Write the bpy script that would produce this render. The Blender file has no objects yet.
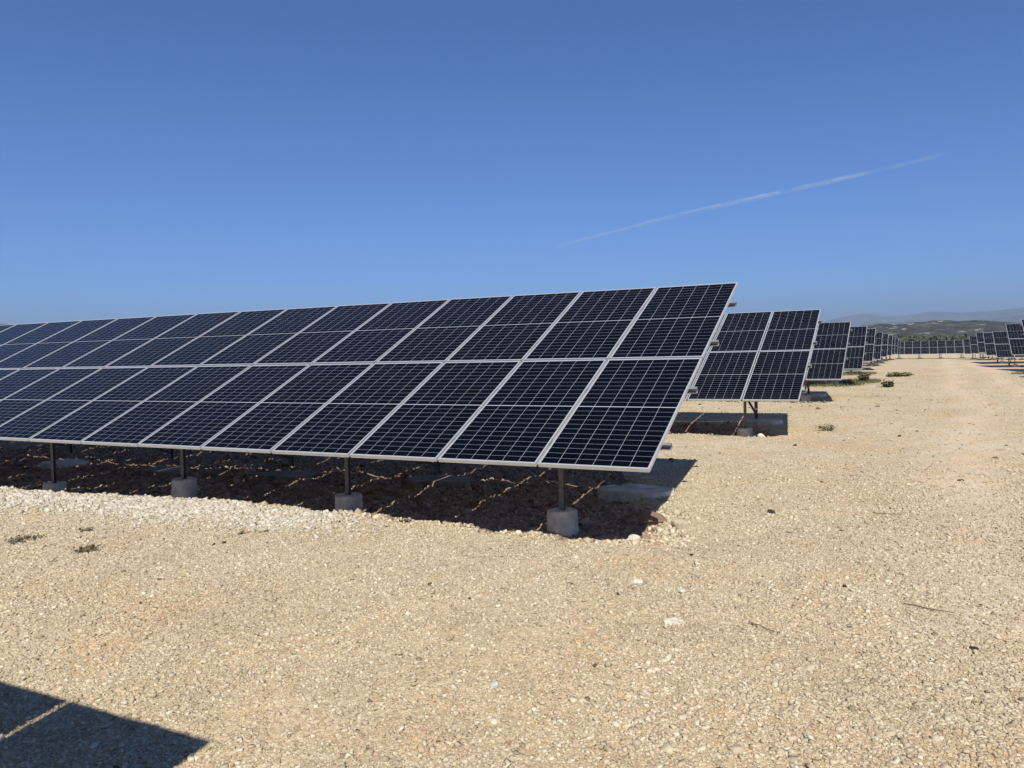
import bpy, math, random
import numpy as np
from mathutils import Matrix, Vector
R = math.radians
scene = bpy.context.scene
COL = scene.collection

# ------------------------------------------------------------------ camera
CAM = Vector((2.206, -7.075, 1.858))
M = np.array([[0.8915801809, -0.0015897681, -0.4528600817],
              [0.4523632369, -0.0438343925, 0.8907558857],
              [-0.0212669419, -0.9990375462, -0.0383627230]])
cd = bpy.data.cameras.new('camera')
cam = bpy.data.objects.new('camera', cd)
COL.objects.link(cam)
right, up, back = M[:, 0], -M[:, 1], -M[:, 2]
cam.matrix_world = Matrix(((right[0], up[0], back[0], CAM.x), (right[1], up[1], back[1], CAM.y),
                           (right[2], up[2], back[2], CAM.z), (0, 0, 0, 1)))
cd.sensor_width = 36
cd.lens = 800.5 / 1024 * 36
cd.clip_start = 0.05
cd.clip_end = 90000
scene.camera = cam

# ------------------------------------------------------------------ light
SUN = Vector((0.3052, -0.5635, 0.7677)).normalized()
elev = math.asin(SUN.z)
w = bpy.data.worlds.new("World")
scene.world = w
w.use_nodes = True
nt = w.node_tree
bg = nt.nodes['Background']
sky = nt.nodes.new('ShaderNodeTexSky')
sky.sky_type = 'NISHITA'
sky.sun_disc = False
sky.sun_elevation = elev
sky.sun_rotation = math.atan2(SUN.x, SUN.y)
sky.altitude = 3000
sky.air_density = 1.0
sky.dust_density = 0.0
sky.ozone_density = 6.0
tint = nt.nodes.new('ShaderNodeMix'); tint.data_type = 'RGBA'; tint.blend_type = 'MULTIPLY'
tint.inputs[0].default_value = 1.0
tint.inputs[7].default_value = (0.52, 0.775, 1.05, 1)
nt.links.new(sky.outputs[0], tint.inputs[6])
nt.links.new(tint.outputs[2], bg.inputs[0])
bg.inputs[1].default_value = 0.087
sl = bpy.data.lights.new('sun', 'SUN')
sl.energy = 4.5
sl.angle = R(0.53)
sl.color = (1, 0.955, 0.88)
so = bpy.data.objects.new('sun', sl)
so.rotation_euler = SUN.to_track_quat('Z', 'Y').to_euler()
so.location = (20, -30, 40)
COL.objects.link(so)
scene.view_settings.view_transform = 'Standard'
scene.view_settings.look = 'None'
scene.view_settings.gamma = 1
scene.view_settings.use_curve_mapping = False
scene.view_settings.exposure = 0.52

rng = np.random.default_rng(7)
random.seed(7)

# ------------------------------------------------------------------ materials
def newmat(name):
    m = bpy.data.materials.new(name)
    m.use_nodes = True
    n = m.node_tree
    return m, n, n.nodes['Principled BSDF']

def N(n, t, **kw):
    x = n.nodes.new(t)
    for k, v in kw.items():
        setattr(x, k, v)
    return x

def math_(n, op, a, b=None, c=None):
    x = N(n, 'ShaderNodeMath', operation=op)
    for i, v in enumerate((a, b, c)):
        if v is None: continue
        if isinstance(v, (int, float)): x.inputs[i].default_value = v
        else: n.links.new(v, x.inputs[i])
    return x.outputs[0]

def mixc(n, f, a, b, mode='MIX'):
    x = N(n, 'ShaderNodeMix', data_type='RGBA', blend_type=mode)
    for k, v in ((0, f), (6, a), (7, b)):
        if isinstance(v, (int, float)): x.inputs[k].default_value = v
        elif isinstance(v, tuple): x.inputs[k].default_value = (*v, 1)
        else: n.links.new(v, x.inputs[k])
    return x.outputs[2]

def ramp(n, f, stops):
    x = N(n, 'ShaderNodeValToRGB')
    cr = x.color_ramp
    while len(cr.elements) < len(stops): cr.elements.new(0.5)
    for e, (p, c) in zip(cr.elements, stops):
        e.position = p
        e.color = (*c, 1) if len(c) == 3 else c
    n.links.new(f, x.inputs[0])
    return x.outputs[0]

def noise(n, vec, scale, detail=4, rough=0.55):
    x = N(n, 'ShaderNodeTexNoise')
    x.inputs['Scale'].default_value = scale
    x.inputs['Detail'].default_value = detail
    x.inputs['Roughness'].default_value = rough
    n.links.new(vec, x.inputs['Vector'])
    return x.outputs['Fac']

def voro(n, vec, scale, feature='F1'):
    x = N(n, 'ShaderNodeTexVoronoi', feature=feature)
    x.inputs['Scale'].default_value = scale
    n.links.new(vec, x.inputs['Vector'])
    return x

def simple(name, col, rough=0.6, metal=0.0, var=0.15, scale=12, bump=0.0):
    m, n, b = newmat(name)
    tc = N(n, 'ShaderNodeTexCoord')
    f = noise(n, tc.outputs['Object'], scale, 5)
    lo = tuple(c * (1 - var) for c in col)
    hi = tuple(min(1, c * (1 + var)) for c in col)
    n.links.new(ramp(n, f, [(0.3, lo), (0.7, hi)]), b.inputs['Base Color'])
    b.inputs['Roughness'].default_value = rough
    b.inputs['Metallic'].default_value = metal
    if bump:
        bp = N(n, 'ShaderNodeBump')
        bp.inputs['Strength'].default_value = bump
        bp.inputs['Distance'].default_value = 0.01
        n.links.new(f, bp.inputs['Height'])
        n.links.new(bp.outputs[0], b.inputs['Normal'])
    return m

ALU = simple('anodised_aluminium', (0.62, 0.63, 0.64), 0.42, 0.55, 0.06, 6)
GALV = simple('galvanised_steel', (0.30, 0.305, 0.31), 0.5, 0.5, 0.18, 25)
POST = simple('weathered_steel', (0.16, 0.155, 0.15), 0.6, 0.4, 0.25, 18)
BACK = simple('module_backsheet', (0.55, 0.56, 0.58), 0.6, 0, 0.04)
CONC = simple('concrete', (0.50, 0.46, 0.39), 0.92, 0, 0.35, 7, 0.8)
CONCD = simple('earth_stained_concrete', (0.20, 0.165, 0.125), 0.95, 0, 0.45, 6, 0.8)
DARKP = simple('dark_plastic', (0.03, 0.03, 0.032), 0.5, 0, 0.1)

def cell_material():
    m, n, b = newmat('solar_cells')
    uv = N(n, 'ShaderNodeUVMap')
    sp = N(n, 'ShaderNodeSeparateXYZ')
    n.links.new(uv.outputs[0], sp.inputs[0])
    u, v = sp.outputs[0], sp.outputs[1]          # metres on the laminate, origin at its centre
    CU, CV = 0.1815, 0.0930
    # columns: six, centred
    uc = math_(n, 'ADD', math_(n, 'DIVIDE', u, CU), 3.0)
    fu = math_(n, 'FRACT', uc)
    du = math_(n, 'MULTIPLY', math_(n, 'SUBTRACT', 0.5, math_(n, 'ABSOLUTE', math_(n, 'SUBTRACT', fu, 0.5))), CU)
    av = math_(n, 'SUBTRACT', math_(n, 'ABSOLUTE', v), 0.006)   # the wide gap halfway up
    vc = math_(n, 'DIVIDE', av, CV)
    fv = math_(n, 'FRACT', vc)
    dv = math_(n, 'MULTIPLY', math_(n, 'SUBTRACT', 0.5, math_(n, 'ABSOLUTE', math_(n, 'SUBTRACT', fv, 0.5))), CV)
    a = math_(n, 'GREATER_THAN', du, 0.0017)
    c = math_(n, 'GREATER_THAN', dv, 0.0011)
    d = math_(n, 'GREATER_THAN', math_(n, 'ADD', du, dv), 0.0045)
    e = math_(n, 'GREATER_THAN', av, 0.0)
    f1 = math_(n, 'LESS_THAN', math_(n, 'ABSOLUTE', u), CU * 3)
    f2 = math_(n, 'LESS_THAN', vc, 12.0)
    mask = a
    for q in (c, d, e, f1, f2): mask = math_(n, 'MULTIPLY', mask, q)
    # per-cell tone
    wn = N(n, 'ShaderNodeTexWhiteNoise', noise_dimensions='3D')
    cb = N(n, 'ShaderNodeCombineXYZ')
    oi = N(n, 'ShaderNodeObjectInfo')
    n.links.new(math_(n, 'FLOOR', uc), cb.inputs[0])
    n.links.new(math_(n, 'FLOOR', math_(n, 'DIVIDE', v, CV)), cb.inputs[1])
    n.links.new(math_(n, 'MULTIPLY', oi.outputs['Random'], 37.0), cb.inputs[2])
    n.links.new(cb.outputs[0], wn.inputs[0])
    cellc = ramp(n, wn.outputs['Value'], [(0, (0.0009, 0.0011, 0.0026)), (1, (0.0016, 0.0019, 0.0045))])
    # fine silver fingers across the cell (busbars along its length)
    bb = math_(n, 'FRACT', math_(n, 'MULTIPLY', fu, 10.0))
    bbm = math_(n, 'LESS_THAN', math_(n, 'ABSOLUTE', math_(n, 'SUBTRACT', bb, 0.5)), 0.035)
    cellc = mixc(n, math_(n, 'MULTIPLY', bbm, 0.012), cellc, (0.35, 0.36, 0.38))
    col = mixc(n, mask, (0.34, 0.355, 0.375), cellc)
    # dust film
    geo = N(n, 'ShaderNodeTexCoord')
    du_ = noise(n, geo.outputs['Object'], 2.2, 6, 0.6)
    dust = math_(n, 'MULTIPLY', ramp(n, du_, [(0.35, (0, 0, 0)), (0.8, (1, 1, 1))]), 0.0015)
    col = mixc(n, dust, col, (0.5, 0.44, 0.36))
    n.links.new(col, b.inputs['Base Color'])
    b.inputs['Roughness'].default_value = 0.10
    b.inputs['IOR'].default_value = 1.17
    return m
CELL = cell_material()

# ------------------------------------------------------------------ mesh helpers
def tag(o, label=None, cat=None, group=None, kind=None):
    if label: o['label'] = label
    if cat: o['category'] = cat
    if group: o['group'] = group
    if kind: o['kind'] = kind
    return o

class MB:
    def __init__(s): s.v = []; s.f = []
    def box(s, c, d, mat=None):
        b = len(s.v)
        for x in (-.5, .5):
            for y in (-.5, .5):
                for z in (-.5, .5):
                    p = Vector((c[0] + x * d[0], c[1] + y * d[1], c[2] + z * d[2]))
                    s.v.append(tuple(mat @ p) if mat else tuple(p))
        s.f += [(b, b+1, b+3, b+2), (b+4, b+6, b+7, b+5), (b, b+4, b+5, b+1), (b+2, b+3, b+7, b+6), (b, b+2, b+6, b+4), (b+1, b+5, b+7, b+3)]
        return s
    def bar(s, p0, p1, prof, side=(1, 0, 0)):
        """extrude a closed 2D profile from p0 to p1; profile x along 'side'"""
        p0, p1 = Vector(p0), Vector(p1)
        d = (p1 - p0).normalized()
        a = Vector(side); a = (a - d * a.dot(d)).normalized()
        c = d.cross(a)
        b = len(s.v); k = len(prof)
        for p in (p0, p1):
            for x, y in prof: s.v.append(tuple(p + a * x + c * y))
        for i in range(k):
            j = (i + 1) % k
            s.f.append((b + i, b + j, b + k + j, b + k + i))
        s.f.append(tuple(b + i for i in reversed(range(k))))
        s.f.append(tuple(b + k + i for i in range(k)))
        return s
    def build(s, name, mat, parent=None, smooth=False, link=True):
        me = bpy.data.meshes.new(name)
        me.from_pydata(s.v, [], s.f)
        me.materials.append(mat)
        if smooth: me.shade_smooth()
        me.update()
        o = bpy.data.objects.new(name, me)
        if link: COL.objects.link(o)
        if parent: o.parent = parent
        return o

def cprof(wd, hg, t):        # open C section
    w2, h2 = wd / 2, hg / 2
    return [(-w2, -h2), (w2, -h2), (w2, -h2 + t), (-w2 + t, -h2 + t), (-w2 + t, h2 - t), (w2, h2 - t), (w2, h2), (-w2, h2)]

# ------------------------------------------------------------------ ground shape
LY = [-60, -5, -2.2, -0.6, 5, 14, 22, 32, 44, 55, 66, 79, 96, 103, 115, 131, 400]
LZ = [-.25, -.19, -.05, 0, 0, .02, .01, .06, .18, .12, .13, .10, .05, -.02, -.18, -.35, -.6]
RY = [-60, -5, -2.2, 0, 20, 30, 41, 51, 63, 73, 84, 97, 113, 131, 400]
RZ = [-.25, -.19, -.05, 0, .1, .25, .34, .33, .0, .05, .19, -.03, -.24, -.38, -.6]
def sm(a, b, x):
    t = np.clip((x - a) / (b - a), 0, 1)
    return t * t * (3 - 2 * t)
def vnoise(x, y, s, seed=0):
    """smooth value noise"""
    x = np.asarray(x, float) / s + 100 + seed * 17.3; y = np.asarray(y, float) / s + 100 + seed * 31.7
    xi = np.floor(x).astype(np.int64); yi = np.floor(y).astype(np.int64)
    fx = x - xi; fy = y - yi
    fx = fx * fx * (3 - 2 * fx); fy = fy * fy * (3 - 2 * fy)
    def h(a, b):
        k = (a * 374761393 + b * 668265263 + seed * 974711) & 0xffffffff
        k = ((k ^ (k >> 13)) * 1274126177) & 0xffffffff
        return ((k ^ (k >> 16)) & 0xffff) / 65535.0
    return (h(xi, yi) * (1 - fx) + h(xi + 1, yi) * fx) * (1 - fy) + (h(xi, yi + 1) * (1 - fx) + h(xi + 1, yi + 1) * fx) * fy
ROWY = [0, 9.95, 21.3, 32, 44.5, 55.5, 67.5, 79, 91, 103]
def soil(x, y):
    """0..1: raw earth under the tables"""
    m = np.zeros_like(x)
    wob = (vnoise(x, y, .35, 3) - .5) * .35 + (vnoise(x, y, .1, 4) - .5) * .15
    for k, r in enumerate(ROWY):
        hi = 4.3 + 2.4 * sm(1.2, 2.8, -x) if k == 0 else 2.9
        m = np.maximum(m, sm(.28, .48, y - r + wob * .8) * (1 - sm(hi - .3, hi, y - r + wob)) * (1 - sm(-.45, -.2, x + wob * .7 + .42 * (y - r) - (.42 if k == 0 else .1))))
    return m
def berm(x, y):
    yc = -.12 + (vnoise(x, y * 0, 1.3, 9) - .5) * .3
    return np.exp(-((y - yc) / .55) ** 2) * (1 - sm(-6.0, -2.6, x)) * (1 - sm(.45, .7, y))
def gz(x, y, fine=True):
    x = np.asarray(x, float); y = np.asarray(y, float)
    zl = np.interp(y, LY, LZ); zr = np.interp(y, RY, RZ)
    z = zl + (zr - zl) * sm(0, 7, x)
    near = 1 - sm(30, 60, np.abs(y))
    z = z - .12 * sm(5.5, 10, -x) * (1 - sm(2, 12, np.abs(y))) * 0.8
    so_ = soil(x, y)
    if fine:
        z = z + near * ((vnoise(x, y, 1.1, 1) - .5) * .035 + (vnoise(x, y, .33, 2) - .5) * .016 + (vnoise(x, y, .11, 5) - .5) * .010)
        z = z + so_ * (-.07 + (vnoise(x, y, .5, 6) - .5) * .10 + (vnoise(x, y, .17, 7) - .5) * .05 + (vnoise(x, y, .08, 8) - .5) * .03)
        z = z + berm(x, y) * (.05 + (vnoise(x, y, .13, 11) - .5) * .045)
    return z

def axis(lo, hi, step, farlo, farhi, g=1.055):
    a = list(np.arange(lo, hi + 1e-6, step))
    s = step; x = hi
    while x < farhi: s *= g; x += s; a.append(x)
    s = step; x = lo; b = []
    while x > farlo: s *= g; x -= s; b.append(x)
    return np.array(b[::-1] + a)
xs = axis(-14, 5.5, .045, -16500, 16500)
ys = axis(-5.6, 6, .045, -16500, 16500, 1.05)
X, Y = np.meshgrid(xs, ys)
Z = gz(X, Y)
# gentle rise of the land far off towards the hills
nx, ny = len(xs), len(ys)
me = bpy.data.meshes.new('ground')
vv = np.stack([X, Y, Z], -1).reshape(-1, 3).astype(np.float32)
ii = np.arange(nx * ny).reshape(ny, nx)
ff = np.stack([ii[:-1, :-1], ii[:-1, 1:], ii[1:, 1:], ii[1:, :-1]], -1).reshape(-1, 4)
def fastmesh(me, v, f, k):
    me.vertices.add(len(v)); me.vertices.foreach_set('co', np.ascontiguousarray(v, dtype=np.float32).ravel())
    me.loops.add(f.size); me.loops.foreach_set('vertex_index', np.ascontiguousarray(f, dtype=np.int32).ravel())
    me.polygons.add(len(f))
    me.polygons.foreach_set('loop_start', np.arange(len(f), dtype=np.int32) * k)
    me.polygons.foreach_set('loop_total', np.full(len(f), k, dtype=np.int32))
    me.update(calc_edges=True)
fastmesh(me, vv, ff, 4)
me.shade_smooth()
def fattr(me, name, vals):
    a = me.attributes.new(name, 'FLOAT', 'POINT')
    a.data.foreach_set('value', np.ascontiguousarray(vals, dtype=np.float32).ravel())
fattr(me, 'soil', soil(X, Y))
fattr(me, 'rubble', berm(X, Y))
# scrub: everything outside the levelled plant
plant = (1 - sm(215, 225, Y)) * (1 - sm(75, 90, np.abs(X)))
fattr(me, 'scrub', 1 - plant)
def tracks(x, y):
    wv = (vnoise(y, y * 0, 6, 50) - .5) * .7 + (vnoise(x, y, .8, 51) - .5) * .35
    a = np.exp(-((x - 3.0 - .02 * y + wv) / .55) ** 2) + np.exp(-((x - 4.9 - .02 * y + wv) / .6) ** 2)
    return np.clip(a, 0, 1) * sm(-2, 2.5, y) * (.55 + .45 * vnoise(x, y, 2.2, 52))
fattr(me, 'track', tracks(X, Y))
gr = np.zeros_like(X)
for gx, gy, rx, ry, s_ in ((-1.9, 33.0, 1.6, 2.2, 1), (-.2, 35.6, .9, 2.5, .9), (1.0, 33.6, .8, 1.0, .55), (-1.5, 45.5, 1.5, 3, 1), (.9, 31.3, .45, .6, .5),(8.5, 39, 2.6, 1.6, .9), (.1, 24.6, 1.3, .5, .35), (8.6, 53, 2.5, 1.5, .6)):
    gr = np.maximum(gr, s_ * np.exp(-(((X - gx) / rx) ** 2 + ((Y - gy) / ry) ** 2) ** 2))
fattr(me, 'grass', gr)

def ground_material():
    m, n, b = newmat('gravel_ground')
    tc = N(n, 'ShaderNodeTexCoord')
    P = tc.outputs['Object']
    # crushed stones of three sizes
    v1 = voro(n, P, 85.0); v2 = voro(n, P, 38.0); v3 = voro(n, P, 9.0)
    hsv = lambda o: o.outputs['Color']
    g1 = N(n, 'ShaderNodeSeparateColor'); n.links.new(hsv(v1), g1.inputs[0])
    g2 = N(n, 'ShaderNodeSeparateColor'); n.links.new(hsv(v2), g2.inputs[0])
    c1 = ramp(n, g1.outputs[0], [(0, (0.324, 0.253, 0.164)), (.35, (0.450, 0.373, 0.248)), (.75, (0.522, 0.446, 0.310)), (1, (0.630, 0.566, 0.416))])
    c2 = ramp(n, g2.outputs[1], [(0, (0.360, 0.285, 0.186)), (.4, (0.459, 0.382, 0.257)), (.8, (0.531, 0.455, 0.323)), (1, (0.648, 0.593, 0.451))])
    pick = math_(n, 'GREATER_THAN', g2.outputs[0], 0.62)
    col = mixc(n, pick, c1, c2)
    # broad tints: pale, orange earth, grey
    t1 = noise(n, P, .45, 5, .6)
    t2 = noise(n, P, .16, 5, .65)
    t3 = noise(n, P, 2.6, 4, .6)
    col = mixc(n, 1.0, col, ramp(n, t1, [(.28, (.90, .84, .76)), (.5, (1, 1, 1)), (.72, (1.07, 1.08, 1.09))]), 'MULTIPLY')
    col = mixc(n, 1.0, col, ramp(n, t2, [(.3, (1.02, 1.02, 1.02)), (.5, (1, .99, .97)), (.66, (1.0, .90, .78))]), 'MULTIPLY')
    col = mixc(n, 1.0, col, ramp(n, t3, [(.3, (.90, .88, .86)), (.6, (1.04, 1.04, 1.04))]), 'MULTIPLY')
    tk = N(n, 'ShaderNodeAttribute', attribute_name='track')
    col = mixc(n, math_(n, 'MULTIPLY', tk.outputs['Fac'], .6), col, mixc(n, g1.outputs[1], (.58, .455, .325), (.66, .54, .40)))
    t4 = noise(n, P, .9, 5, .65)
    col = mixc(n, 1.0, col, ramp(n, t4, [(.50, (1, 1, 1)), (.68, (1.03, .85, .68))]), 'MULTIPLY')
    # earth under the tables
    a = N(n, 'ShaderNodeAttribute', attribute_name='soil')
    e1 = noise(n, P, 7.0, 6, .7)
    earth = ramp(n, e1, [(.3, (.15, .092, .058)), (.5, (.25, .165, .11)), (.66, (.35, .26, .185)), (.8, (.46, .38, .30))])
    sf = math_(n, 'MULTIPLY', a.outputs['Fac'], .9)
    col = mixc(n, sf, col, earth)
    # whitish limestone rubble
    r_ = N(n, 'ShaderNodeAttribute', attribute_name='rubble')
    r2 = noise(n, P, 3.5, 4, .6)
    rf = math_(n, 'MULTIPLY', r_.outputs['Fac'], ramp(n, r2, [(.3, (.25, .25, .25)), (.6, (1, 1, 1))]))
    col = mixc(n, math_(n, 'MULTIPLY', rf, .75), col, mixc(n, g2.outputs[0], (.42, .37, .28), (.60, .56, .47)))
    # grass tint near some tables
    g_ = N(n, 'ShaderNodeAttribute', attribute_name='grass')
    gn = noise(n, P, 6.0, 5, .7)
    gm = math_(n, 'MULTIPLY', g_.outputs['Fac'], ramp(n, gn, [(.35, (.3, .3, .3)), (.5, (1, 1, 1))]))
    col = mixc(n, gm, col, (.19, .17, .08))
    # scrubland beyond the plant
    s_ = N(n, 'ShaderNodeAttribute', attribute_name='scrub')
    s1 = noise(n, P, .035, 6, .7)
    s2 = noise(n, P, .5, 4, .6)
    sc = ramp(n, s1, [(.3, (.055, .08, .03)), (.48, (.085, .11, .04)), (.56, (.17, .17, .085)), (.7, (.26, .23, .15))])
    sc = mixc(n, 1.0, sc, ramp(n, s2, [(.3, (.7, .7, .7)), (.7, (1.2, 1.2, 1.2))]), 'MULTIPLY')
    col = mixc(n, s_.outputs['Fac'], col, sc)
    n.links.new(col, b.inputs['Base Color'])
    b.inputs['Roughness'].default_value = .95
    b.inputs['Specular IOR Level'].default_value = .2
    h = math_(n, 'ADD', math_(n, 'MULTIPLY', math_(n, 'SUBTRACT', 1.0, v1.outputs['Distance']), .35), math_(n, 'MULTIPLY', g1.outputs[2], .35))
    h = math_(n, 'ADD', h, math_(n, 'MULTIPLY', math_(n, 'SUBTRACT', 1.0, v2.outputs['Distance']), .8))
    h = math_(n, 'ADD', h, math_(n, 'MULTIPLY', math_(n, 'SUBTRACT', 1.0, v3.outputs['Distance']), .5))
    h = math_(n, 'ADD', h, math_(n, 'MULTIPLY', g2.outputs[2], .6))
    bp = N(n, 'ShaderNodeBump')
    bp.inputs['Strength'].default_value = .6
    bp.inputs['Distance'].default_value = .011
    n.links.new(h, bp.inputs['Height'])
    n.links.new(bp.outputs[0], b.inputs['Normal'])
    return m
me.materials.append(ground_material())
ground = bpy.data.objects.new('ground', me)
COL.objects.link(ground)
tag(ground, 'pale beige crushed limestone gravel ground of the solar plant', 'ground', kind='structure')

# ------------------------------------------------------------------ hills and mountains
def hill_material(name, stops, scale, patch):
    m, n, b = newmat(name)
    tc = N(n, 'ShaderNodeTexCoord')
    mp = N(n, 'ShaderNodeMapping'); mp.inputs['Scale'].default_value = (1, 1, 2.2)
    n.links.new(tc.outputs['Object'], mp.inputs[0])
    P = mp.outputs[0]
    f = noise(n, P, scale, 8, .72)
    f2 = noise(n, P, scale * 7, 5, .7)
    c = ramp(n, f, stops)
    c = mixc(n, 1.0, c, ramp(n, f2, [(.38, (.45, .47, .47)), (.5, (1, 1, 1)), (.62, (1.5, 1.42, 1.3))]), 'MULTIPLY')
    f3 = noise(n, P, scale * 2.3, 6, .7)
    c = mixc(n, ramp(n, f3, [(patch, (0, 0, 0)), (patch + .07, (1, 1, 1))]), c, (.36, .33, .27))
    n.links.new(c, b.inputs['Base Color'])
    b.inputs['Roughness'].default_value = 1
    b.inputs['Specular IOR Level'].default_value = 0
    return m
HILL = hill_material('scrub_hillside', [(.3, (.018, .021, .017)), (.45, (.032, .035, .026)), (.6, (.058, .058, .045)), (.75, (.12, .11, .09))], .018, .57)
MOUNT = hill_material('mountain_rock', [(.3, (.06, .08, .075)), (.5, (.09, .11, .10)), (.7, (.13, .14, .12))], .0008, .90)

def ridge(name, label, mat, az0, az1, d0, d1, hfun, na=260, nd=24, seed=1, group=None):
    az = np.linspace(R(az0), R(az1), na)
    t = np.linspace(0, 1, nd)
    A, T = np.meshgrid(az, t)
    D = d0 + (d1 - d0) * T
    top = hfun(np.degrees(A))
    prof = np.where(T < .62, sm(0, .62, T), 1 - .9 * sm(.62, 1.0, T))
    edge = sm(0, .05, (A - az[0]) / (az[-1] - az[0])) * sm(0, .05, (az[-1] - A) / (az[-1] - az[0]))
    xx = CAM.x + D * np.sin(A); yy = CAM.y + D * np.cos(A)
    s = d0
    nz = (vnoise(xx, yy, s * .12, seed) - .5) * .30 + (vnoise(xx, yy, s * .045, seed + 1) - .5) * .18 + (vnoise(xx, yy, s * .015, seed + 2) - .5) * .06
    H = top * prof * (1 + nz) * edge + (prof - 1) * 6 - 1.0
    v = np.stack([xx, yy, H], -1).reshape(-1, 3)
    i = np.arange(na * nd).reshape(nd, na)
    f = np.stack([i[:-1, :-1], i[:-1, 1:], i[1:, 1:], i[1:, :-1]], -1).reshape(-1, 4)
    m = bpy.data.meshes.new(name)
    fastmesh(m, v, f, 4)
    m.shade_smooth()
    m.materials.append(mat)
    o = bpy.data.objects.new(name, m)
    COL.objects.link(o)
    return tag(o, label, 'hill', kind='structure')
TE = lambda e, D: D * math.tan(R(e))
ridge('hills', 'low grey green scrub hills with pale rock beyond the plant', HILL, -24, 34, 1050, 2300,
      lambda a: TE(1.33, 1850) * (1 + .10 * np.sin(a * .5 + 1) + .03 * np.sin(a * 2.1)), na=420, nd=40, seed=3)
ridge('hill_slope', 'dark wooded hill beyond the far left end of the front table', HILL, -84, -46, 900, 1900,
      lambda a: TE(2.42, 1520) * (1 - .16 * np.abs(a + 62) / 14), seed=5)
ridge('mountains', 'faint blue mountain range on the horizon', MOUNT, -34, 40, 11200, 14500,
      lambda a: .93 * 13200 * np.tan(np.radians(np.interp(a, [-34, -16, -8, -5, -2.5, 0, 3, 6, 9, 20, 40], [.5, 1.0, 1.55, 1.95, 2.25, 2.15, 2.35, 2.35, 2.3, 1.9, 1.2]))), seed=8)
ridge('mountain_ridge', 'nearer blue ridge rising to the right edge', MOUNT, -9, 30, 6000, 8200,
      lambda a: .9 * 7350 * np.tan(np.radians(np.interp(a, [-9, -4.5, -2.5, -.5, 1, 2.5, 5.5, 8, 12, 30], [.3, 1.4, 1.85, 1.75, 1.5, 1.5, 1.85, 2.0, 1.9, 1.2]))), seed=12)

# ------------------------------------------------------------------ solar tables
TILT = R(25.6)
MW, MH, GAP = 1.124, 2.292, .030
ZLOW = .768
ct, st = math.cos(TILT), math.sin(TILT)
def plane(x, s, n):          # table plane -> local xyz (s up the slope from the lower edge, n along the normal)
    return (x, s * ct - n * st, s * st + n * ct + ZLOW)

def protos():
    # laminate: thin slab with glass/cells on top
    lam = MB()
    tw, th, t = MW - .028, MH - .028, .004
    me = bpy.data.meshes.new('solar_module')
    x, y = tw / 2, th / 2
    V = [(-x, -y, 0), (x, -y, 0), (x, y, 0), (-x, y, 0), (-x, -y, -t), (x, -y, -t), (x, y, -t), (-x, y, -t)]
    F = [(0, 1, 2, 3), (7, 6, 5, 4), (0, 4, 5, 1), (1, 5, 6, 2), (2, 6, 7, 3), (3, 7, 4, 0)]
    me.from_pydata(V, [], F)
    me.materials.append(CELL); me.materials.append(BACK)
    me.polygons.foreach_set('material_index', [0, 1, 1, 1, 1, 1])
    uv = me.uv_layers.new(name='UVMap')
    for p in me.polygons:
        for li in p.loop_indices:
            v = me.vertices[me.loops[li].vertex_index].co
            uv.data[li].uv = (v.x, v.y)
    fr = MB()
    W, H, T, b = MW, MH, .038, .0135
    z = .0025 - T / 2
    fr.box((0, -H / 2 + b / 2, z), (W, b, T)).box((0, H / 2 - b / 2, z), (W, b, T))
    fr.box((-W / 2 + b / 2, 0, z), (b, H - 2 * b, T)).box((W / 2 - b / 2, 0, z), (b, H - 2 * b, T))
    # inward foot flange
    fr.box((0, -H / 2 + .028, .0025 - T + .001), (W - 2 * b, .028, .002)).box((0, H / 2 - .028, .0025 - T + .001), (W - 2 * b, .028, .002))
    fo = fr.build('module_frame', ALU, link=False)
    jb = MB()
    for dx in (0,): jb.box((dx, 0, -t - .012), (.09, .045, .02))
    jo = jb.build('junction_box', DARKP, link=False)
    return me, fo.data, jo.data
ME_LAM, ME_FR, ME_JB = protos()
_meshes = {}
def cached(key, fn):
    if key not in _meshes: _meshes[key] = fn()
    return _meshes[key]
def inst(name, me, parent, loc=(0, 0, 0), rot=None):
    o = bpy.data.objects.new(name, me)
    COL.objects.link(o)
    o.parent = parent
    o.location = loc
    if rot: o.rotation_euler = rot
    return o

PURLINS = (.50, 1.64, 2.82, 4.00)
def mesh_of(mb, name, mat):
    o = mb.build(name, mat, link=False); return o.data

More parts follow.
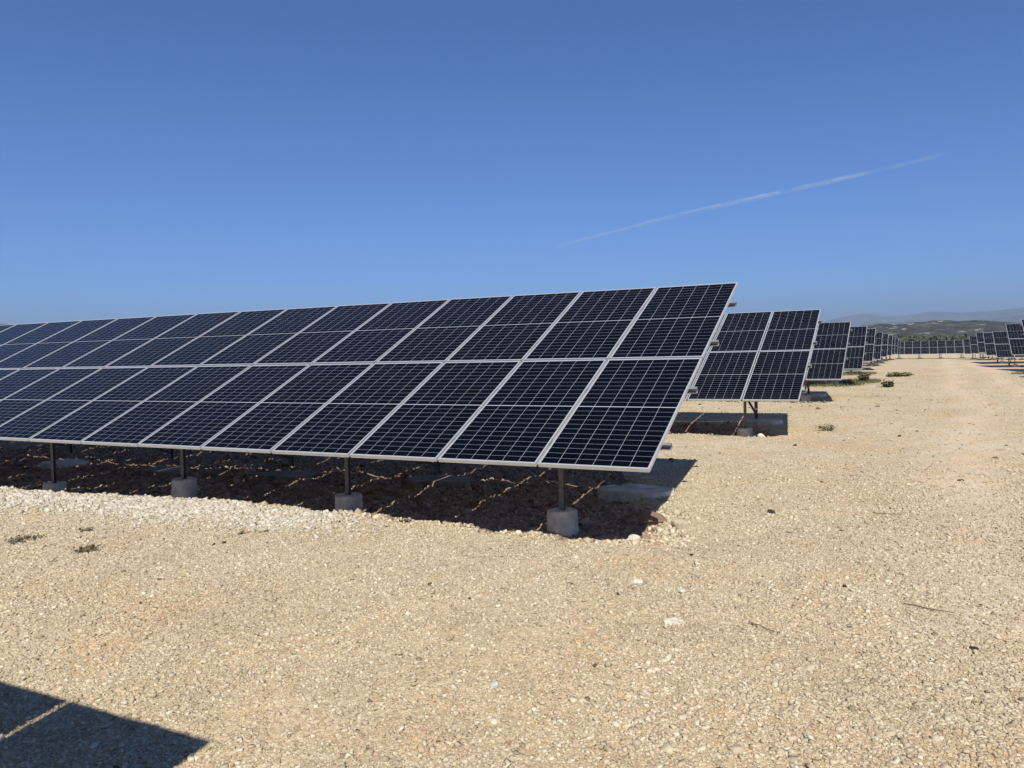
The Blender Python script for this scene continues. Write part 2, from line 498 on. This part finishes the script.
def footing_round(seed=0):
    r0, r1, h = .165, .178, .30
    k = 28; v = []; f = []
    lv = [(r1, -.2), (r1, -.02), (r0 + .004, h - .10), (r0, h - .012), (r0 - .014, h)]
    rr = random.Random(seed)
    for r, z in lv:
        for i in range(k):
            a = 2 * math.pi * i / k
            q = r * (1 + .012 * math.sin(3 * a + seed) + rr.uniform(-.006, .006))
            v.append((q * math.cos(a), q * math.sin(a), z + (rr.uniform(-.006, .006) if z > .1 else 0)))
    for j in range(len(lv) - 1):
        for i in range(k):
            a, b = j * k + i, j * k + (i + 1) % k
            f.append((a, b, b + k, a + k))
    c = len(v); v.append((0, 0, h - .004))
    t = (len(lv) - 1) * k
    for i in range(k): f.append((t + i, t + (i + 1) % k, c))
    m = MB(); m.v = v; m.f = f
    return m
def footing_slab(seed=0):
    k = 40; v = []; f = []
    rr = random.Random(seed)
    jit = [rr.uniform(-.02, .02) for _ in range(k)]
    lv = [(1.04, -.2), (1.02, .02), (.985, .098), (.955, .108)]
    for q, z in lv:
        for i in range(k):
            a = 2 * math.pi * i / k
            cx, cy = math.cos(a), math.sin(a)
            ex = .46 * math.copysign(abs(cx) ** .6, cx); ey = .33 * math.copysign(abs(cy) ** .6, cy)
            s = q * (1 + jit[i] + .05 * math.sin(2 * a + seed) + .03 * math.sin(5 * a + seed * 2))
            v.append((ex * s, ey * s, z + .008 * math.sin(4 * a + seed)))
    for j in range(len(lv) - 1):
        for i in range(k):
            a, b = j * k + i, j * k + (i + 1) % k
            f.append((a, b, b + k, a + k))
    c = len(v); v.append((0, 0, .110)); t = (len(lv) - 1) * k
    for i in range(k): f.append((t + i, t + (i + 1) % k, c))
    m = MB(); m.v = v; m.f = f
    return m

GROUPT = 'rows of solar tables'
def solar_table(label, x, y, z, ncol, side=-1, posts=None, first=1.22, pitch=2.89):
    """x = end of the table next to the track; side -1: the table runs off to the left, +1: to the right"""
    root = bpy.data.objects.new('solar_table', None)
    COL.objects.link(root)
    root.location = (x, y, z)
    root.empty_display_size = .3
    tag(root, label, 'solar panels', GROUPT)
    for c in range(ncol):
        for r_ in range(2):
            cx = side * (MW / 2 + c * (MW + GAP))
            cs = MH / 2 + r_ * (MH + GAP)
            m = inst('solar_module', ME_LAM, root, plane(cx, cs, 0), (TILT + rng.normal(0, .0016), rng.normal(0, .0016), 0))
            inst('module_frame', ME_FR, m)
            inst('junction_box', ME_JB, m)
    Lx = ncol * (MW + GAP) - GAP
    for s in PURLINS:
        def mk():
            b = MB(); n_ = -.0345 - .0305
            b.bar(plane(-side * .08, s, n_), plane(side * (Lx + .08), s, n_), cprof(.045, .06, .004), side=(0, -ct, -st))
            return mesh_of(b, 'purlin', GALV)
        inst('purlin', cached(('p', s, ncol, side), mk), root)
    npost = int((Lx - first) / pitch) + 1
    px = [side * (first + i * pitch) for i in range(npost)]
    yF, yR = .80, 3.15
    hs = lambda yy, n_: (yy + n_ * st) / ct
    def zat(yy, n_): s = hs(yy, n_); return s * st + n_ * ct + ZLOW
    nb = -.0345 - .062
    for i, p in enumerate(px):
        gx = x + p
        def rafter():
            b = MB(); b.bar(plane(-.02, .25, nb - .035), plane(-.2, 4.25, nb - .035), cprof(.05, .068, .004)); return mesh_of(b, 'rafter', GALV)
        inst('rafter', cached('rafter', rafter), root, (p, 0, 0))
        def fpost():
            b = MB(); b.bar((0, yF, -.3), (0, yF, zat(yF, nb - .035)), cprof(.055, .05, .004))
            # slotted holes along the web shown as punched ribs
            return mesh_of(b, 'post', POST)
        def rpost():
            b = MB(); b.bar((0, yR, .05), (0, yR, zat(yR, nb - .035)), cprof(.07, .06, .004)); return mesh_of(b, 'post', POST)
        def brace():
            b = MB(); b.bar((.045, yR - .03, .16), (.045, .85, zat(.85, nb - .03)), cprof(.035, .045, .004)); return mesh_of(b, 'brace', POST)
        inst('post', cached('fp', fpost), root, (p, 0, 0))
        inst('post', cached('rp', rpost), root, (p - .18, 0, 0))
        inst('brace', cached('br', brace), root, (p - .18, 0, 0))
        k = i % 4
        def fr_():
            d = footing_round(k); o = mesh_of(d, 'footing', CONC); return o
        def fs_():
            o = mesh_of(footing_slab(k), 'footing', CONC if k == 0 else CONCD); return o
        tops = (-.14, -.15, -.10, -.32)
        gF = float(gz(gx, y + yF, True)) - z; gR = float(gz(gx, y + yR, True)) - z
        f = inst('footing', cached(('fr', k), fr_), root, (p, yF, (tops[i] if i < 4 else -.2) if y == 0 else gF - .08), (rng.normal(0, .03), rng.normal(0, .03), rng.uniform(0, 6)))
        g = inst('footing', cached(('fs', k), fs_), root, (p + (.12 if y == 0 and i == 0 else -.02), yR - .22, gR + (-.005 if y == 0 and i == 0 else -.01)), (0, 0, rng.normal(0, .1)))
        g['label'] = 'low wide poured concrete footing under the rear post'
    return root

LEFT = [
    (0.0, 0.0, 0.0, 24, 'largest and nearest table of dark solar panels, filling the left half of the photo'),
    (0.05, 9.95, .02, 11, 'table of solar panels directly behind the nearest one, two panel columns showing'),
    (-.05, 21.3, .01, 8, 'third table back left of the track, behind the one showing two panel columns'),
    (-.05, 32, .06, 8, 'fourth table back left of the track, green grass under its lower edge'),
    (-.20, 44.5, .18, 7, 'fifth table back left of the track, just behind the one with grass beneath'),
    (-.21, 55.5, .11, 7, 'sixth table back on the left side of the track'),
    (-.17, 67.5, .13, 7, 'seventh table back on the left side of the track, a narrow dark strip'),
    (-.14, 79, .10, 7, 'eighth table back on the left side of the track, a narrow strip'),
    (-.18, 91, .07, 7, 'ninth table back on the left side of the track, third from the end'),
    (-.12, 103, -.01, 7, 'tenth table back on the left side of the track, second from the end'),
    (-.10, 116, -.19, 7, 'last table on the left before the one closing off the track'),
]
for x, y, z, nc, lab in LEFT:
    solar_table(lab, x, y, z, nc)
RIGHT = [
    (7.3, 30.0, .25, 5, 'nearest table right of the track, only its shadow reaching in at the edge'),
    (7.25, 41, .36, 6, 'table cut by the right edge, only a sliver of its upper left corner'),
    (7.35, 51, .34, 6, 'biggest table showing on the right side of the track'),
    (7.45, 63, .0, 6, 'table right of the track, low behind the biggest one there'),
    (7.42, 73, .05, 6, 'second table beyond the biggest one right of the track'),
    (7.5, 84.3, .19, 6, 'third table beyond the biggest one right of the track, set a little high'),
    (7.5, 96.8, -.03, 6, 'fourth table beyond the biggest one right of the track, a narrow strip'),
    (7.6, 113, -.24, 6, 'farthest table right of the track, touching the one across its end'),
]
for x, y, z, nc, lab in RIGHT:
    solar_table(lab, x, y, z, nc, side=1)
solar_table('far table of solar panels running straight across the end of the gravel track', 15.2, 131, -.36, 21, side=-1)
solar_table('table beside the camera, seen only by its shadow in the bottom left corner', .04, -10.42, -.0, 8)

# ------------------------------------------------------------------ stones
_cube = np.array([(-1, -1, -1), (1, -1, -1), (1, 1, -1), (-1, 1, -1), (-1, -1, 1), (1, -1, 1), (1, 1, 1), (-1, 1, 1)], float)
_cf = np.array([(0, 3, 2, 1), (4, 5, 6, 7), (0, 1, 5, 4), (1, 2, 6, 5), (2, 3, 7, 6), (3, 0, 4, 7)])
def stone_mat(name, lo, mid, hi, dark):
    m, n, b = newmat(name)
    a = N(n, 'ShaderNodeAttribute', attribute_name='tone')
    tc = N(n, 'ShaderNodeTexCoord')
    c = ramp(n, a.outputs['Fac'], [(0, dark), (.12, lo), (.55, mid), (1, hi)])
    f = noise(n, tc.outputs['Object'], 45, 4, .7)
    c = mixc(n, 1.0, c, ramp(n, f, [(.3, (.82, .80, .78)), (.65, (1.06, 1.06, 1.06))]), 'MULTIPLY')
    n.links.new(c, b.inputs['Base Color'])
    b.inputs['Roughness'].default_value = .93
    b.inputs['Specular IOR Level'].default_value = .2
    return m
def stones(name, label, mat, px, py, size, tone, seed, sink=.25, flat=.55):
    r = np.random.default_rng(seed)
    n = len(px)
    V = _cube[None] * (1 + r.uniform(-.45, .25, (n, 8, 3)))
    V[:, 4:, :2] *= r.uniform(.45, .95, (n, 1, 1))
    V *= (size[:, None, None] * .5)
    V[..., 0] *= r.uniform(.7, 1.35, (n, 1)); V[..., 2] *= r.uniform(.55, 1.2, (n, 1)) * flat
    ang = r.uniform(0, 2 * np.pi, n); ti = r.normal(0, .28, n); tj = r.normal(0, .28, n)
    def rot(V, i, j, a):
        c, s = np.cos(a)[:, None], np.sin(a)[:, None]
        u, w_ = V[..., i].copy(), V[..., j].copy()
        V[..., i] = u * c - w_ * s; V[..., j] = u * s + w_ * c
    rot(V, 1, 2, ti); rot(V, 0, 2, tj); rot(V, 0, 1, ang)
    V[..., 0] += px[:, None]; V[..., 1] += py[:, None]
    V[..., 2] += (gz(px, py) + size * .5 * flat * (1 - 2 * sink))[:, None]
    F = (_cf[None] + (np.arange(n) * 8)[:, None, None]).reshape(-1, 4)
    m = bpy.data.meshes.new(name)
    fastmesh(m, V.reshape(-1, 3), F, 4)
    fattr(m, 'tone', np.repeat(tone, 8))
    m.materials.append(mat)
    o = bpy.data.objects.new(name, m)
    COL.objects.link(o)
    return tag(o, label, 'gravel', kind='stuff')

SAND = stone_mat('limestone_gravel', (0.342, 0.276, 0.181), (0.477, 0.400, 0.270), (0.657, 0.593, 0.443), (0.216, 0.161, 0.106))
WHITE = stone_mat('limestone_rubble', (.36, .305, .22), (.47, .42, .325), (.62, .585, .50), (.22, .17, .115))
EARTH = stone_mat('earthy_rubble', (.20, .135, .09), (.32, .235, .165), (.52, .44, .34), (.10, .065, .045))

def fan(n, dmin, dmax, power, seed, a0=-62, a1=8):
    r = np.random.default_rng(seed)
    u = r.random(n)
    d = (dmin ** power + u * (dmax ** power - dmin ** power)) ** (1 / power)
    a = np.radians(r.uniform(a0, a1, n))
    return CAM.x + d * np.sin(a), CAM.y + d * np.cos(a), d, r
# small near gravel
x, y, d, r = fan(380000, 3.0, 16, 1.0, 21)
s = np.minimum(r.lognormal(math.log(.0108), .42, len(x)), .038) * (.85 + .05 * d)
cl = vnoise(x, y, .9, 30)
keep = r.random(len(x)) < np.clip(.35 + 1.1 * cl, 0, 1) * (1 - .75 * soil(x, y)) * (1 - sm(8, 16, d)) * (1 - .6 * tracks(x, y))
x, y, s = x[keep], y[keep], s[keep]
tone = np.clip(r.beta(2.2, 2.4, len(x)) + (vnoise(x, y, .6, 33) - .5) * .15, 0, 1)
stones('gravel', 'small loose crushed stones covering the foreground track', SAND, x, y, s, tone, 41)
# sparse larger stones, in loose clusters
x, y, d, r = fan(9000, 3.2, 14, 1.5, 24)
cl = sm(.52, .8, vnoise(x, y, 1.4, 61)) + .8 * np.exp(-((x - 1.6) / 1.0) ** 2 - ((y + 3.1) / .7) ** 2) + .6 * np.exp(-((x - .9) / .5) ** 2 - ((y + .2) / .7) ** 2)
keep = (r.random(len(x)) < .03 + .6 * cl) & (soil(x, y) < .3)
x, y = x[keep], y[keep]
s = np.minimum(r.lognormal(math.log(.030), .3, len(x)), .065)
stones('gravel', 'scattered larger flat pieces of limestone on the foreground track', SAND, x, y, s, .12 + .8 * r.beta(2, 2, len(x)), 47, sink=.35, flat=.42)
# dark crumbs of bark and dry stalk
x, y, d, r = fan(420, 3.5, 32, 1.2, 25, -55, 8)
s = r.lognormal(math.log(.018), .5, len(x)) * (1 + d * .04)
BARK = stone_mat('dry_bark', (.07, .05, .03), (.12, .085, .055), (.22, .17, .11), (.03, .02, .015))
stones('plant_crumbs', 'tiny dark crumbs of bark and dry stalk strewn over the gravel', BARK, x, y, s, r.random(len(x)), 48, sink=.1, flat=.4)
# bigger bits over the middle distance
x, y, d, r = fan(90000, 8, 48, 1.0, 22, -62, 8)
s = np.minimum(r.lognormal(math.log(.0145), .35, len(x)) * (1 + d * .03), .055)
keep = (soil(x, y) < .5) & (r.random(len(x)) < sm(8, 15, d) * (1 - .75 * tracks(x, y)))
x, y, s = x[keep], y[keep], s[keep]
stones('gravel', 'loose crushed stones on the track in the middle distance', SAND, x, y, s, np.clip(.25 + .6 * r.beta(3, 2.6, len(x)), 0, 1), 42)
# coarse pale rubble banked along the front of the nearest table
r = np.random.default_rng(23)
x = r.uniform(-15, -2, 60000); y = r.normal(0, .5, 60000)
keep = r.random(len(x)) < berm(x, y) * 1.1 * (.4 + vnoise(x, y, .8, 31)) * (1 - soil(x, y))
x, y = x[keep], y[keep]
s = np.minimum(r.lognormal(math.log(.028), .38, len(x)), .08)
stones('rubble', 'coarse whitish limestone rubble banked along the front of the nearest table', WHITE, x, y, s, r.beta(2.6, 2, len(x)), 43, flat=.8)
# rubble edge right round the soil strip of the nearest table
n = 2600
t = r.random(n)
y = np.where(t < .62, .42 + r.normal(0, .10, n), r.uniform(.3, 3.4, n)); x = np.where(t < .62, r.uniform(-6, .15, n), .12 - .42 * (y - .4) + r.normal(0, .10, n))
s = np.minimum(r.lognormal(math.log(.026), .45, n), .09)
stones('rubble', 'mixed stones along the ragged edge of the earth strip under the nearest table', SAND, x, y, s, r.beta(2.6, 2, n), 44, flat=.75)
# earth clods under tables
XX = []; YY = []
n = 36000
x = r.uniform(-17, .1, n); y = r.uniform(-.5, 6.8, n); XX.append(x); YY.append(y)
for k in range(1, 5):
    n = 2500
    XX.append(r.uniform(-7, -.1, n)); YY.append(ROWY[k] + r.uniform(-.5, 2.8, n))
x = np.concatenate(XX); y = np.concatenate(YY)
keep = soil(x, y) > .4
x, y = x[keep], y[keep]
s = np.minimum(r.lognormal(math.log(.027), .5, len(x)), .11)
stones('clods', 'brown earth clods and broken stone under the tables', EARTH, x, y, s, r.beta(1.8, 2.6, len(x)), 45, flat=.8)

# ------------------------------------------------------------------ single stones and litter
def rock(name, label, x, y, sx, sy, sz, col, seed, group=None, cat='stone'):
    import bmesh
    bm = bmesh.new()
    bmesh.ops.create_icosphere(bm, subdivisions=2, radius=.5)
    rr = random.Random(seed)
    dirs = [(Vector((rr.gauss(0, 1), rr.gauss(0, 1), rr.gauss(0, 1))).normalized(), rr.uniform(.30, .44)) for _ in range(10)]
    for v in bm.verts:
        for dd, c in dirs:
            k = v.co.dot(dd)
            if k > c: v.co -= dd * (k - c)
        v.co = Vector((v.co.x * sx * 1.15, v.co.y * sy * 1.15, v.co.z * sz * 1.15))
    m = bpy.data.meshes.new(name); bm.to_mesh(m); bm.free()
    m.materials.append(simple(name + '_surface', col, .92, 0, .22, 40, .5))
    o = bpy.data.objects.new(name, m)
    COL.objects.link(o)
    o.location = (x, y, float(gz(x, y)) + sz * .18)
    o.rotation_euler = (rr.uniform(-.15, .15), rr.uniform(-.15, .15), rr.uniform(0, 6))
    return tag(o, label, cat, group)
rock('stone', 'flat whitish limestone slab alone on the gravel below the nearest table', .70, -1.68, .17, .13, .02, (.54, .49, .38), 1)
rock('stone', 'smaller pale stone on the gravel just up and right of the white slab', .56, -1.02, .11, .08, .04, (.56, .51, .40), 2)
rock('stone', 'pale flat stone in front of the corner of the nearest table shadow', .18, -.95, .12, .07, .05, (.55, .49, .37), 13)
rock('boulder', 'reddish brown boulder half in shadow beside the right end of the nearest table', -.34, 1.2, .28, .22, .16, (.20, .125, .08), 4, cat='boulder')
rock('stone', 'tan block at the sunlit edge of the shadow, right of the reddish boulder', -.02, 1.10, .20, .18, .13, (.44, .36, .25), 5)
rock('brick_shard', 'orange red brick shard at the corner of the nearest table shadow', -.03, .34, .09, .08, .04, (.38, .20, .12), 3, cat='brick shard')
rock('stone', 'pale stone lying left of the orange brick shard', -.30, .45, .14, .12, .09, (.58, .50, .42), 6)
rock('stone', 'second pale stone left of the orange brick shard, by the concrete footing', -.62, .50, .13, .10, .08, (.60, .52, .42), 7)
rock('stone', 'white stone in the sun at the foot of the second table footing', -.75, 10.3, .2, .16, .14, (.58, .53, .42), 8)
rock('bark_piece', 'dark brown chunk of bark lying on the gravel at the far right', 2.51, -1.45, .07, .045, .03, (.035, .02, .015), 9, cat='bark')
rock('bark_piece', 'blackish curled chip on the gravel right of the nearest table shadow', .73, 2.15, .12, .06, .05, (.03, .025, .02), 10, cat='bark')
rock('stone', 'bluish white stone on the gravel near the bottom centre', -.02, -3.02, .075, .05, .03, (.46, .45, .40), 11)
rock('stone', 'small red stone at the very bottom of the gravel, centre', .35, -3.55, .04, .03, .022, (.34, .14, .09), 12)
rock('stone', 'bright white pebble on the gravel just above the bottom left shadow', -1.05, -4.28, .035, .028, .018, (.60,.57,.48), 14)

def stick(label, x, y, ln, ang, col, name='twig'):
    me_ = MB(); pts = []
    rr = random.Random(int(x * 100))
    for i in range(7):
        t = i / 6 - .5
        X_, Y_ = x + math.cos(ang) * ln * t + rr.uniform(-.006, .006), y + math.sin(ang) * ln * t + rr.uniform(-.006, .006)
        pts.append(Vector((X_, Y_, float(gz(X_, Y_)) + .014 + rr.uniform(0, .008))))
    for i in range(6):
        q = .005 * (1 - i * .1)
        me_.bar(pts[i], pts[i + 1], [(q * math.cos(a), q * math.sin(a)) for a in np.arange(0, 6.2, 1.047)], side=(0, 0, 1))
    o = me_.build(name, simple(name + '_bark', col, .9, 0, .2, 60))
    return tag(o, label, 'twig')
stick('thin dark twig lying on the gravel above the bark chunk at the right', 2.27, -.86, .32, -.2, (.10, .07, .05))
stick('fainter twig on the gravel left of the bark chunk', 1.28, -1.6, .26, -.5, (.14, .10, .07))
stick('short twig lying on the gravel in the middle of the track', 1.9, 2.6, .3, .1, (.12, .08, .05))

# ------------------------------------------------------------------ weeds
GREEN = simple('weed_leaves', (.095, .095, .04), .8, 0, .4, 30)
DRY = simple('dry_weed', (.12, .095, .055), .9, 0, .35, 30)
DGREEN = simple('grass_blades', (.13, .13, .055), .8, 0, .35, 5)
def weed(label, x, y, rad, hgt, n, mat, name='weed', seed=0, leaf=.03, cat='weed', wid=.16):
    rr = random.Random(seed)
    m = MB()
    for i in range(n):
        a = rr.uniform(0, 6.283); q = rad * .35 * rr.random()
        X_, Y_ = x + q * math.cos(a), y + q * math.sin(a)
        z0 = float(gz(X_, Y_)) - .01
        out = rad * rr.uniform(.35, 1); h = hgt * rr.uniform(.35, 1)
        p0 = Vector((X_, Y_, z0)); p2 = Vector((x + out * math.cos(a), y + out * math.sin(a), z0 + h))
        p1 = (p0 + p2) / 2 + Vector((0, 0, h * .3))
        side = Vector((-math.sin(a), math.cos(a), rr.uniform(-.4, .4))) * leaf * rr.uniform(.5, 1) * wid
        b = len(m.v)
        m.v += [tuple(p0 - side), tuple(p0 + side), tuple(p1 - side), tuple(p1 + side), tuple(p2)]
        m.f += [(b, b+1, b+3, b+2), (b+2, b+3, b+4)]
        for k in range(3):      # leaflets along the stem
            t = rr.uniform(.3, 1)
            c = p0.lerp(p2, t) + Vector((0, 0, h * .2 * (1 - t)))
            e = Vector((rr.gauss(0, 1), rr.gauss(0, 1), rr.gauss(0, .6))).normalized() * leaf
            f = Vector((rr.gauss(0, 1), rr.gauss(0, 1), rr.gauss(0, .6))).normalized() * leaf * .4
            b = len(m.v)
            m.v += [tuple(c), tuple(c + e * .5 + f), tuple(c + e), tuple(c + e * .5 - f)]
            m.f += [(b, b+1, b+2, b+3)]
    o = m.build(name, mat)
    return tag(o, label, cat)
weed('dry flattened weed on the pale gravel near the left edge, leftmost of three', -6.35, -1.85, .22, .05, 60, DRY, seed=1, leaf=.035)
weed('dry green weed on the pale gravel, right one of the three near the left edge', -5.25, -1.92, .14, .05, 50, DRY, seed=2, leaf=.035)
weed('smallest dark weed between the two larger ones near the left edge', -6.05, -1.35, .09, .05, 30, DRY, seed=3, leaf=.03)
weed('low weed at the foot of the gravel in front of the middle concrete footing', -2.9, .25, .11, .05, 30, DRY, seed=4, leaf=.03)
weed('sparse green weed alone on the track right of the second table', 0.40, 11.7, .28, .17, 26, GREEN, seed=5, leaf=.06, wid=.1)
weed('round leafy green bush alone on the track right of the tables', 1.02, 30.9, .26, .28, 90, GREEN, 'bush', seed=6, leaf=.12, cat='bush')
weed('flat patch of green weeds on the track behind the round bush', 1.3, 41.0, .75, .16, 240, DGREEN, 'bush', seed=7, leaf=.16, cat='bush')
weed('dark tall shrub against the post of the fourth table', -.15, 35.0, .28, .42, 110, GREEN, 'bush', seed=8, leaf=.14, cat='bush')
def grass_patch(label, boxes, n, hgt, seed):
    rr = np.random.default_rng(seed); m = MB()
    for gx, gy, rx, ry in boxes:
        a = rr.uniform(0, 6.283, n); q = np.sqrt(rr.random(n))
        xs_ = gx + rx * q * np.cos(a); ys_ = gy + ry * q * np.sin(a)
        zs = gz(xs_, ys_)
        for i in range(n):
            h = hgt * rr.uniform(.3, 1); th = rr.uniform(0, 3.14); w_ = .02
            dx, dy = w_ * math.cos(th), w_ * math.sin(th); b = len(m.v)
            lx, ly = rr.normal(0, .3) * h, rr.normal(0, .3) * h
            m.v += [(xs_[i] - dx, ys_[i] - dy, zs[i] - .01), (xs_[i] + dx, ys_[i] + dy, zs[i] - .01), (xs_[i] + lx, ys_[i] + ly, zs[i] + h)]
            m.f.append((b, b + 1, b + 2))
    o = m.build('grass', DGREEN)
    return tag(o, label, 'grass', kind='stuff')
grass_patch('green grass growing under and beside the fourth and fifth tables', [(-2.0, 33.2, 2.0, 1.9), (-.3, 35.6, .9, 1.8), (-1.6, 45.5, 1.6, 2.2), (8.6, 39, 2.4, 1.4)], 1700, .16, 5)

# scrub and low trees beyond the plant
def shrub_belt(name, label, mat, y0, y1, x0, x1, count, smin, smax, seed, per=46):
    r = np.random.default_rng(seed)
    n = count
    u = r.random(n)
    D = y0 * (y1 / y0) ** u
    az = np.radians(r.uniform(x0, x1, n))
    cx = CAM.x + D * np.sin(az); cy = CAM.y + D * np.cos(az)
    sz = r.uniform(smin, smax, n) * (.7 + .6 * vnoise(cx, cy, 60, seed))
    c = np.repeat(np.stack([cx, cy, np.full(n, 0.)], -1), per, 0)
    S = np.repeat(sz, per)
    dirn = r.normal(0, 1, (n * per, 3)); dirn /= np.linalg.norm(dirn, axis=1)[:, None]
    rad = r.random(n * per) ** .45
    ctr = c + dirn * rad[:, None] * S[:, None] * np.array([.75, .75, .5]) + np.array([0, 0, 1]) * (S * .5)[:, None]
    ctr[:, 2] += np.interp(np.hypot(c[:, 0], c[:, 1]), [0, 120, 400], [-.3, -.35, -.6])
    a = r.normal(0, 1, (n * per, 3)); b_ = r.normal(0, 1, (n * per, 3))
    a *= (S * .15)[:, None]; b_ *= (S * .15)[:, None]
    V = np.stack([ctr - a * .5, ctr + a * .5 + b_ * .1, ctr + b_ * .8], 1).reshape(-1, 3)
    F = np.arange(len(V)).reshape(-1, 3)
    m = bpy.data.meshes.new(name); fastmesh(m, V, F, 3); m.materials.append(mat)
    o = bpy.data.objects.new(name, m); COL.objects.link(o)
    return tag(o, label, 'scrub', kind='stuff')
SCRUB = simple('scrub_foliage', (.06, .075, .035), .9, 0, .45, .05)
SCRUB2 = simple('far_scrub_foliage', (.06, .08, .04), .9, 0, .45, .02)
shrub_belt('scrub', 'belt of green bushes on the plain just beyond the farthest table', SCRUB, 240, 560, -10, 14, 2800, 2.5, 4.3, 61, 90)
shrub_belt('scrub', 'dark bushes scattered to the foot of the hills', SCRUB2, 600, 1100, -16, 20, 2400, 2.0, 4, 62, 40)

# ------------------------------------------------------------------ contrail and cirrus
def streak(name, label, pts, wid, alpha, seed, ragged=.3, dist=30000):
    """long soft ice-cloud tube far above the mountains"""
    m, n, b = newmat(name + '_ice')
    out = n.nodes['Material Output']
    n.nodes.remove(b)
    tc = N(n, 'ShaderNodeTexCoord')
    uv = N(n, 'ShaderNodeUVMap')
    sp = N(n, 'ShaderNodeSeparateXYZ'); n.links.new(uv.outputs[0], sp.inputs[0])
    tr = N(n, 'ShaderNodeBsdfTransparent'); df = N(n, 'ShaderNodeBsdfDiffuse')
    tl = N(n, 'ShaderNodeBsdfTranslucent')
    df.inputs[0].default_value = (.80, .88, .95, 1); tl.inputs[0].default_value = (.80, .88, .95, 1)
    ad = N(n, 'ShaderNodeMixShader'); ad.inputs[0].default_value = .5
    n.links.new(df.outputs[0], ad.inputs[1]); n.links.new(tl.outputs[0], ad.inputs[2])
    lw = N(n, 'ShaderNodeLayerWeight'); lw.inputs[0].default_value = .5
    soft = math_(n, 'POWER', math_(n, 'SUBTRACT', 1.0, lw.outputs['Facing']), 1.6)
    nz = noise(n, tc.outputs['Object'], .0011, 6, .65)
    nf = ramp(n, nz, [(.38, (.08, .08, .08)), (.62, (1, 1, 1))])
    u = sp.outputs[0]
    fade = math_(n, 'MULTIPLY', math_(n, 'SMOOTHSTEP' if False else 'MINIMUM', math_(n, 'MULTIPLY', u, 1.7), 1.0), math_(n, 'MINIMUM', math_(n, 'MULTIPLY', math_(n, 'SUBTRACT', 1.0, u), 6.0), 1.0))
    al = math_(n, 'MULTIPLY', math_(n, 'MULTIPLY', soft, nf), math_(n, 'MULTIPLY', fade, alpha))
    mx = N(n, 'ShaderNodeMixShader')
    n.links.new(al, mx.inputs[0]); n.links.new(tr.outputs[0], mx.inputs[1]); n.links.new(ad.outputs[0], mx.inputs[2])
    n.links.new(mx.outputs[0], out.inputs['Surface'])
    K = 120; S = 16
    P = [Vector(p).normalized() * dist for p in pts]
    V = []; F = []; UV = []
    rr = np.random.default_rng(seed)
    def cm(t):
        f = t * (len(P) - 1); i = min(int(f), len(P) - 2); f -= i
        p0 = P[max(i - 1, 0)]; p1 = P[i]; p2 = P[i + 1]; p3 = P[min(i + 2, len(P) - 1)]
        return .5 * ((2 * p1) + (p2 - p0) * f + (2 * p0 - 5 * p1 + 4 * p2 - p3) * f * f + (-p0 + 3 * p1 - 3 * p2 + p3) * f ** 3)
    for k in range(K + 1):
        t = k / K; c = cm(t); d = (cm(min(t + .01, 1)) - cm(max(t - .01, 0))).normalized()
        a = d.cross(Vector((0, 0, 1))).normalized(); b2 = d.cross(a)
        w_ = wid * (.45 + .55 * math.sin(math.pi * min(t * .75 + .12, 1))) * (1 + ragged * (float(vnoise(k * 1.0, seed * 1.0, 5, seed)) - .5))
        off = (float(vnoise(k * 1.0, 3.0, 9, seed + 1)) - .5) * wid * .25
        for j in range(S):
            th = 2 * math.pi * j / S
            V.append(tuple(c + CAM + a * (w_ * math.cos(th)) + b2 * (w_ * math.sin(th) + off)))
            UV.append((t, j / S))
    for k in range(K):
        for j in range(S):
            F.append((k * S + j, k * S + (j + 1) % S, (k + 1) * S + (j + 1) % S, (k + 1) * S + j))
    me_ = bpy.data.meshes.new(name); me_.from_pydata(V, [], F)
    l = me_.uv_layers.new(name='UVMap')
    for p in me_.polygons:
        for li in p.loop_indices: l.data[li].uv = UV[me_.loops[li].vertex_index]
    me_.shade_smooth(); me_.materials.append(m)
    o = bpy.data.objects.new(name, me_); COL.objects.link(o)
    o.visible_shadow = True
    return tag(o, label, 'cloud', kind='structure')
streak('contrail', 'thin white aircraft vapour trail slanting across the blue sky', [(-0.395, 0.910, 0.130), (-0.3811, 0.9148, 0.1337), (-0.2316, .9586, .1655), (-0.0681, .9796, .1890), (.03, .979, .2030)], 85, .36, 3)
streak('cirrus', 'faint wisp of high cloud low in the right of the sky', [(-.08, .99, .108), (-.0182, .993, .1160), (.05, .99, .121), (.0855, .9887, .1230), (.115, .986, .133)], 330, .07, 5, .5)

# ------------------------------------------------------------------ haze
hb = MB()
TOP = max(max(v.co.z for v in o.data.vertices) for o in bpy.data.objects if o.name.startswith(('hill', 'mountain'))) + 8
hb.box((0, 0, TOP / 2 - 6), (31500, 31500, TOP + 12))
hz, n, b = newmat('haze_air')
n.nodes.remove(b)
pv = N(n, 'ShaderNodeVolumePrincipled')
pv.inputs['Color'].default_value = (.42, .52, .68, 1)
pv.inputs['Density'].default_value = 1.45e-4
pv.inputs['Anisotropy'].default_value = 0
n.links.new(pv.outputs[0], n.nodes['Material Output'].inputs['Volume'])
ho = hb.build('haze', hz)
tag(ho, 'thin blue haze in the air over the plain', 'haze', kind='stuff')
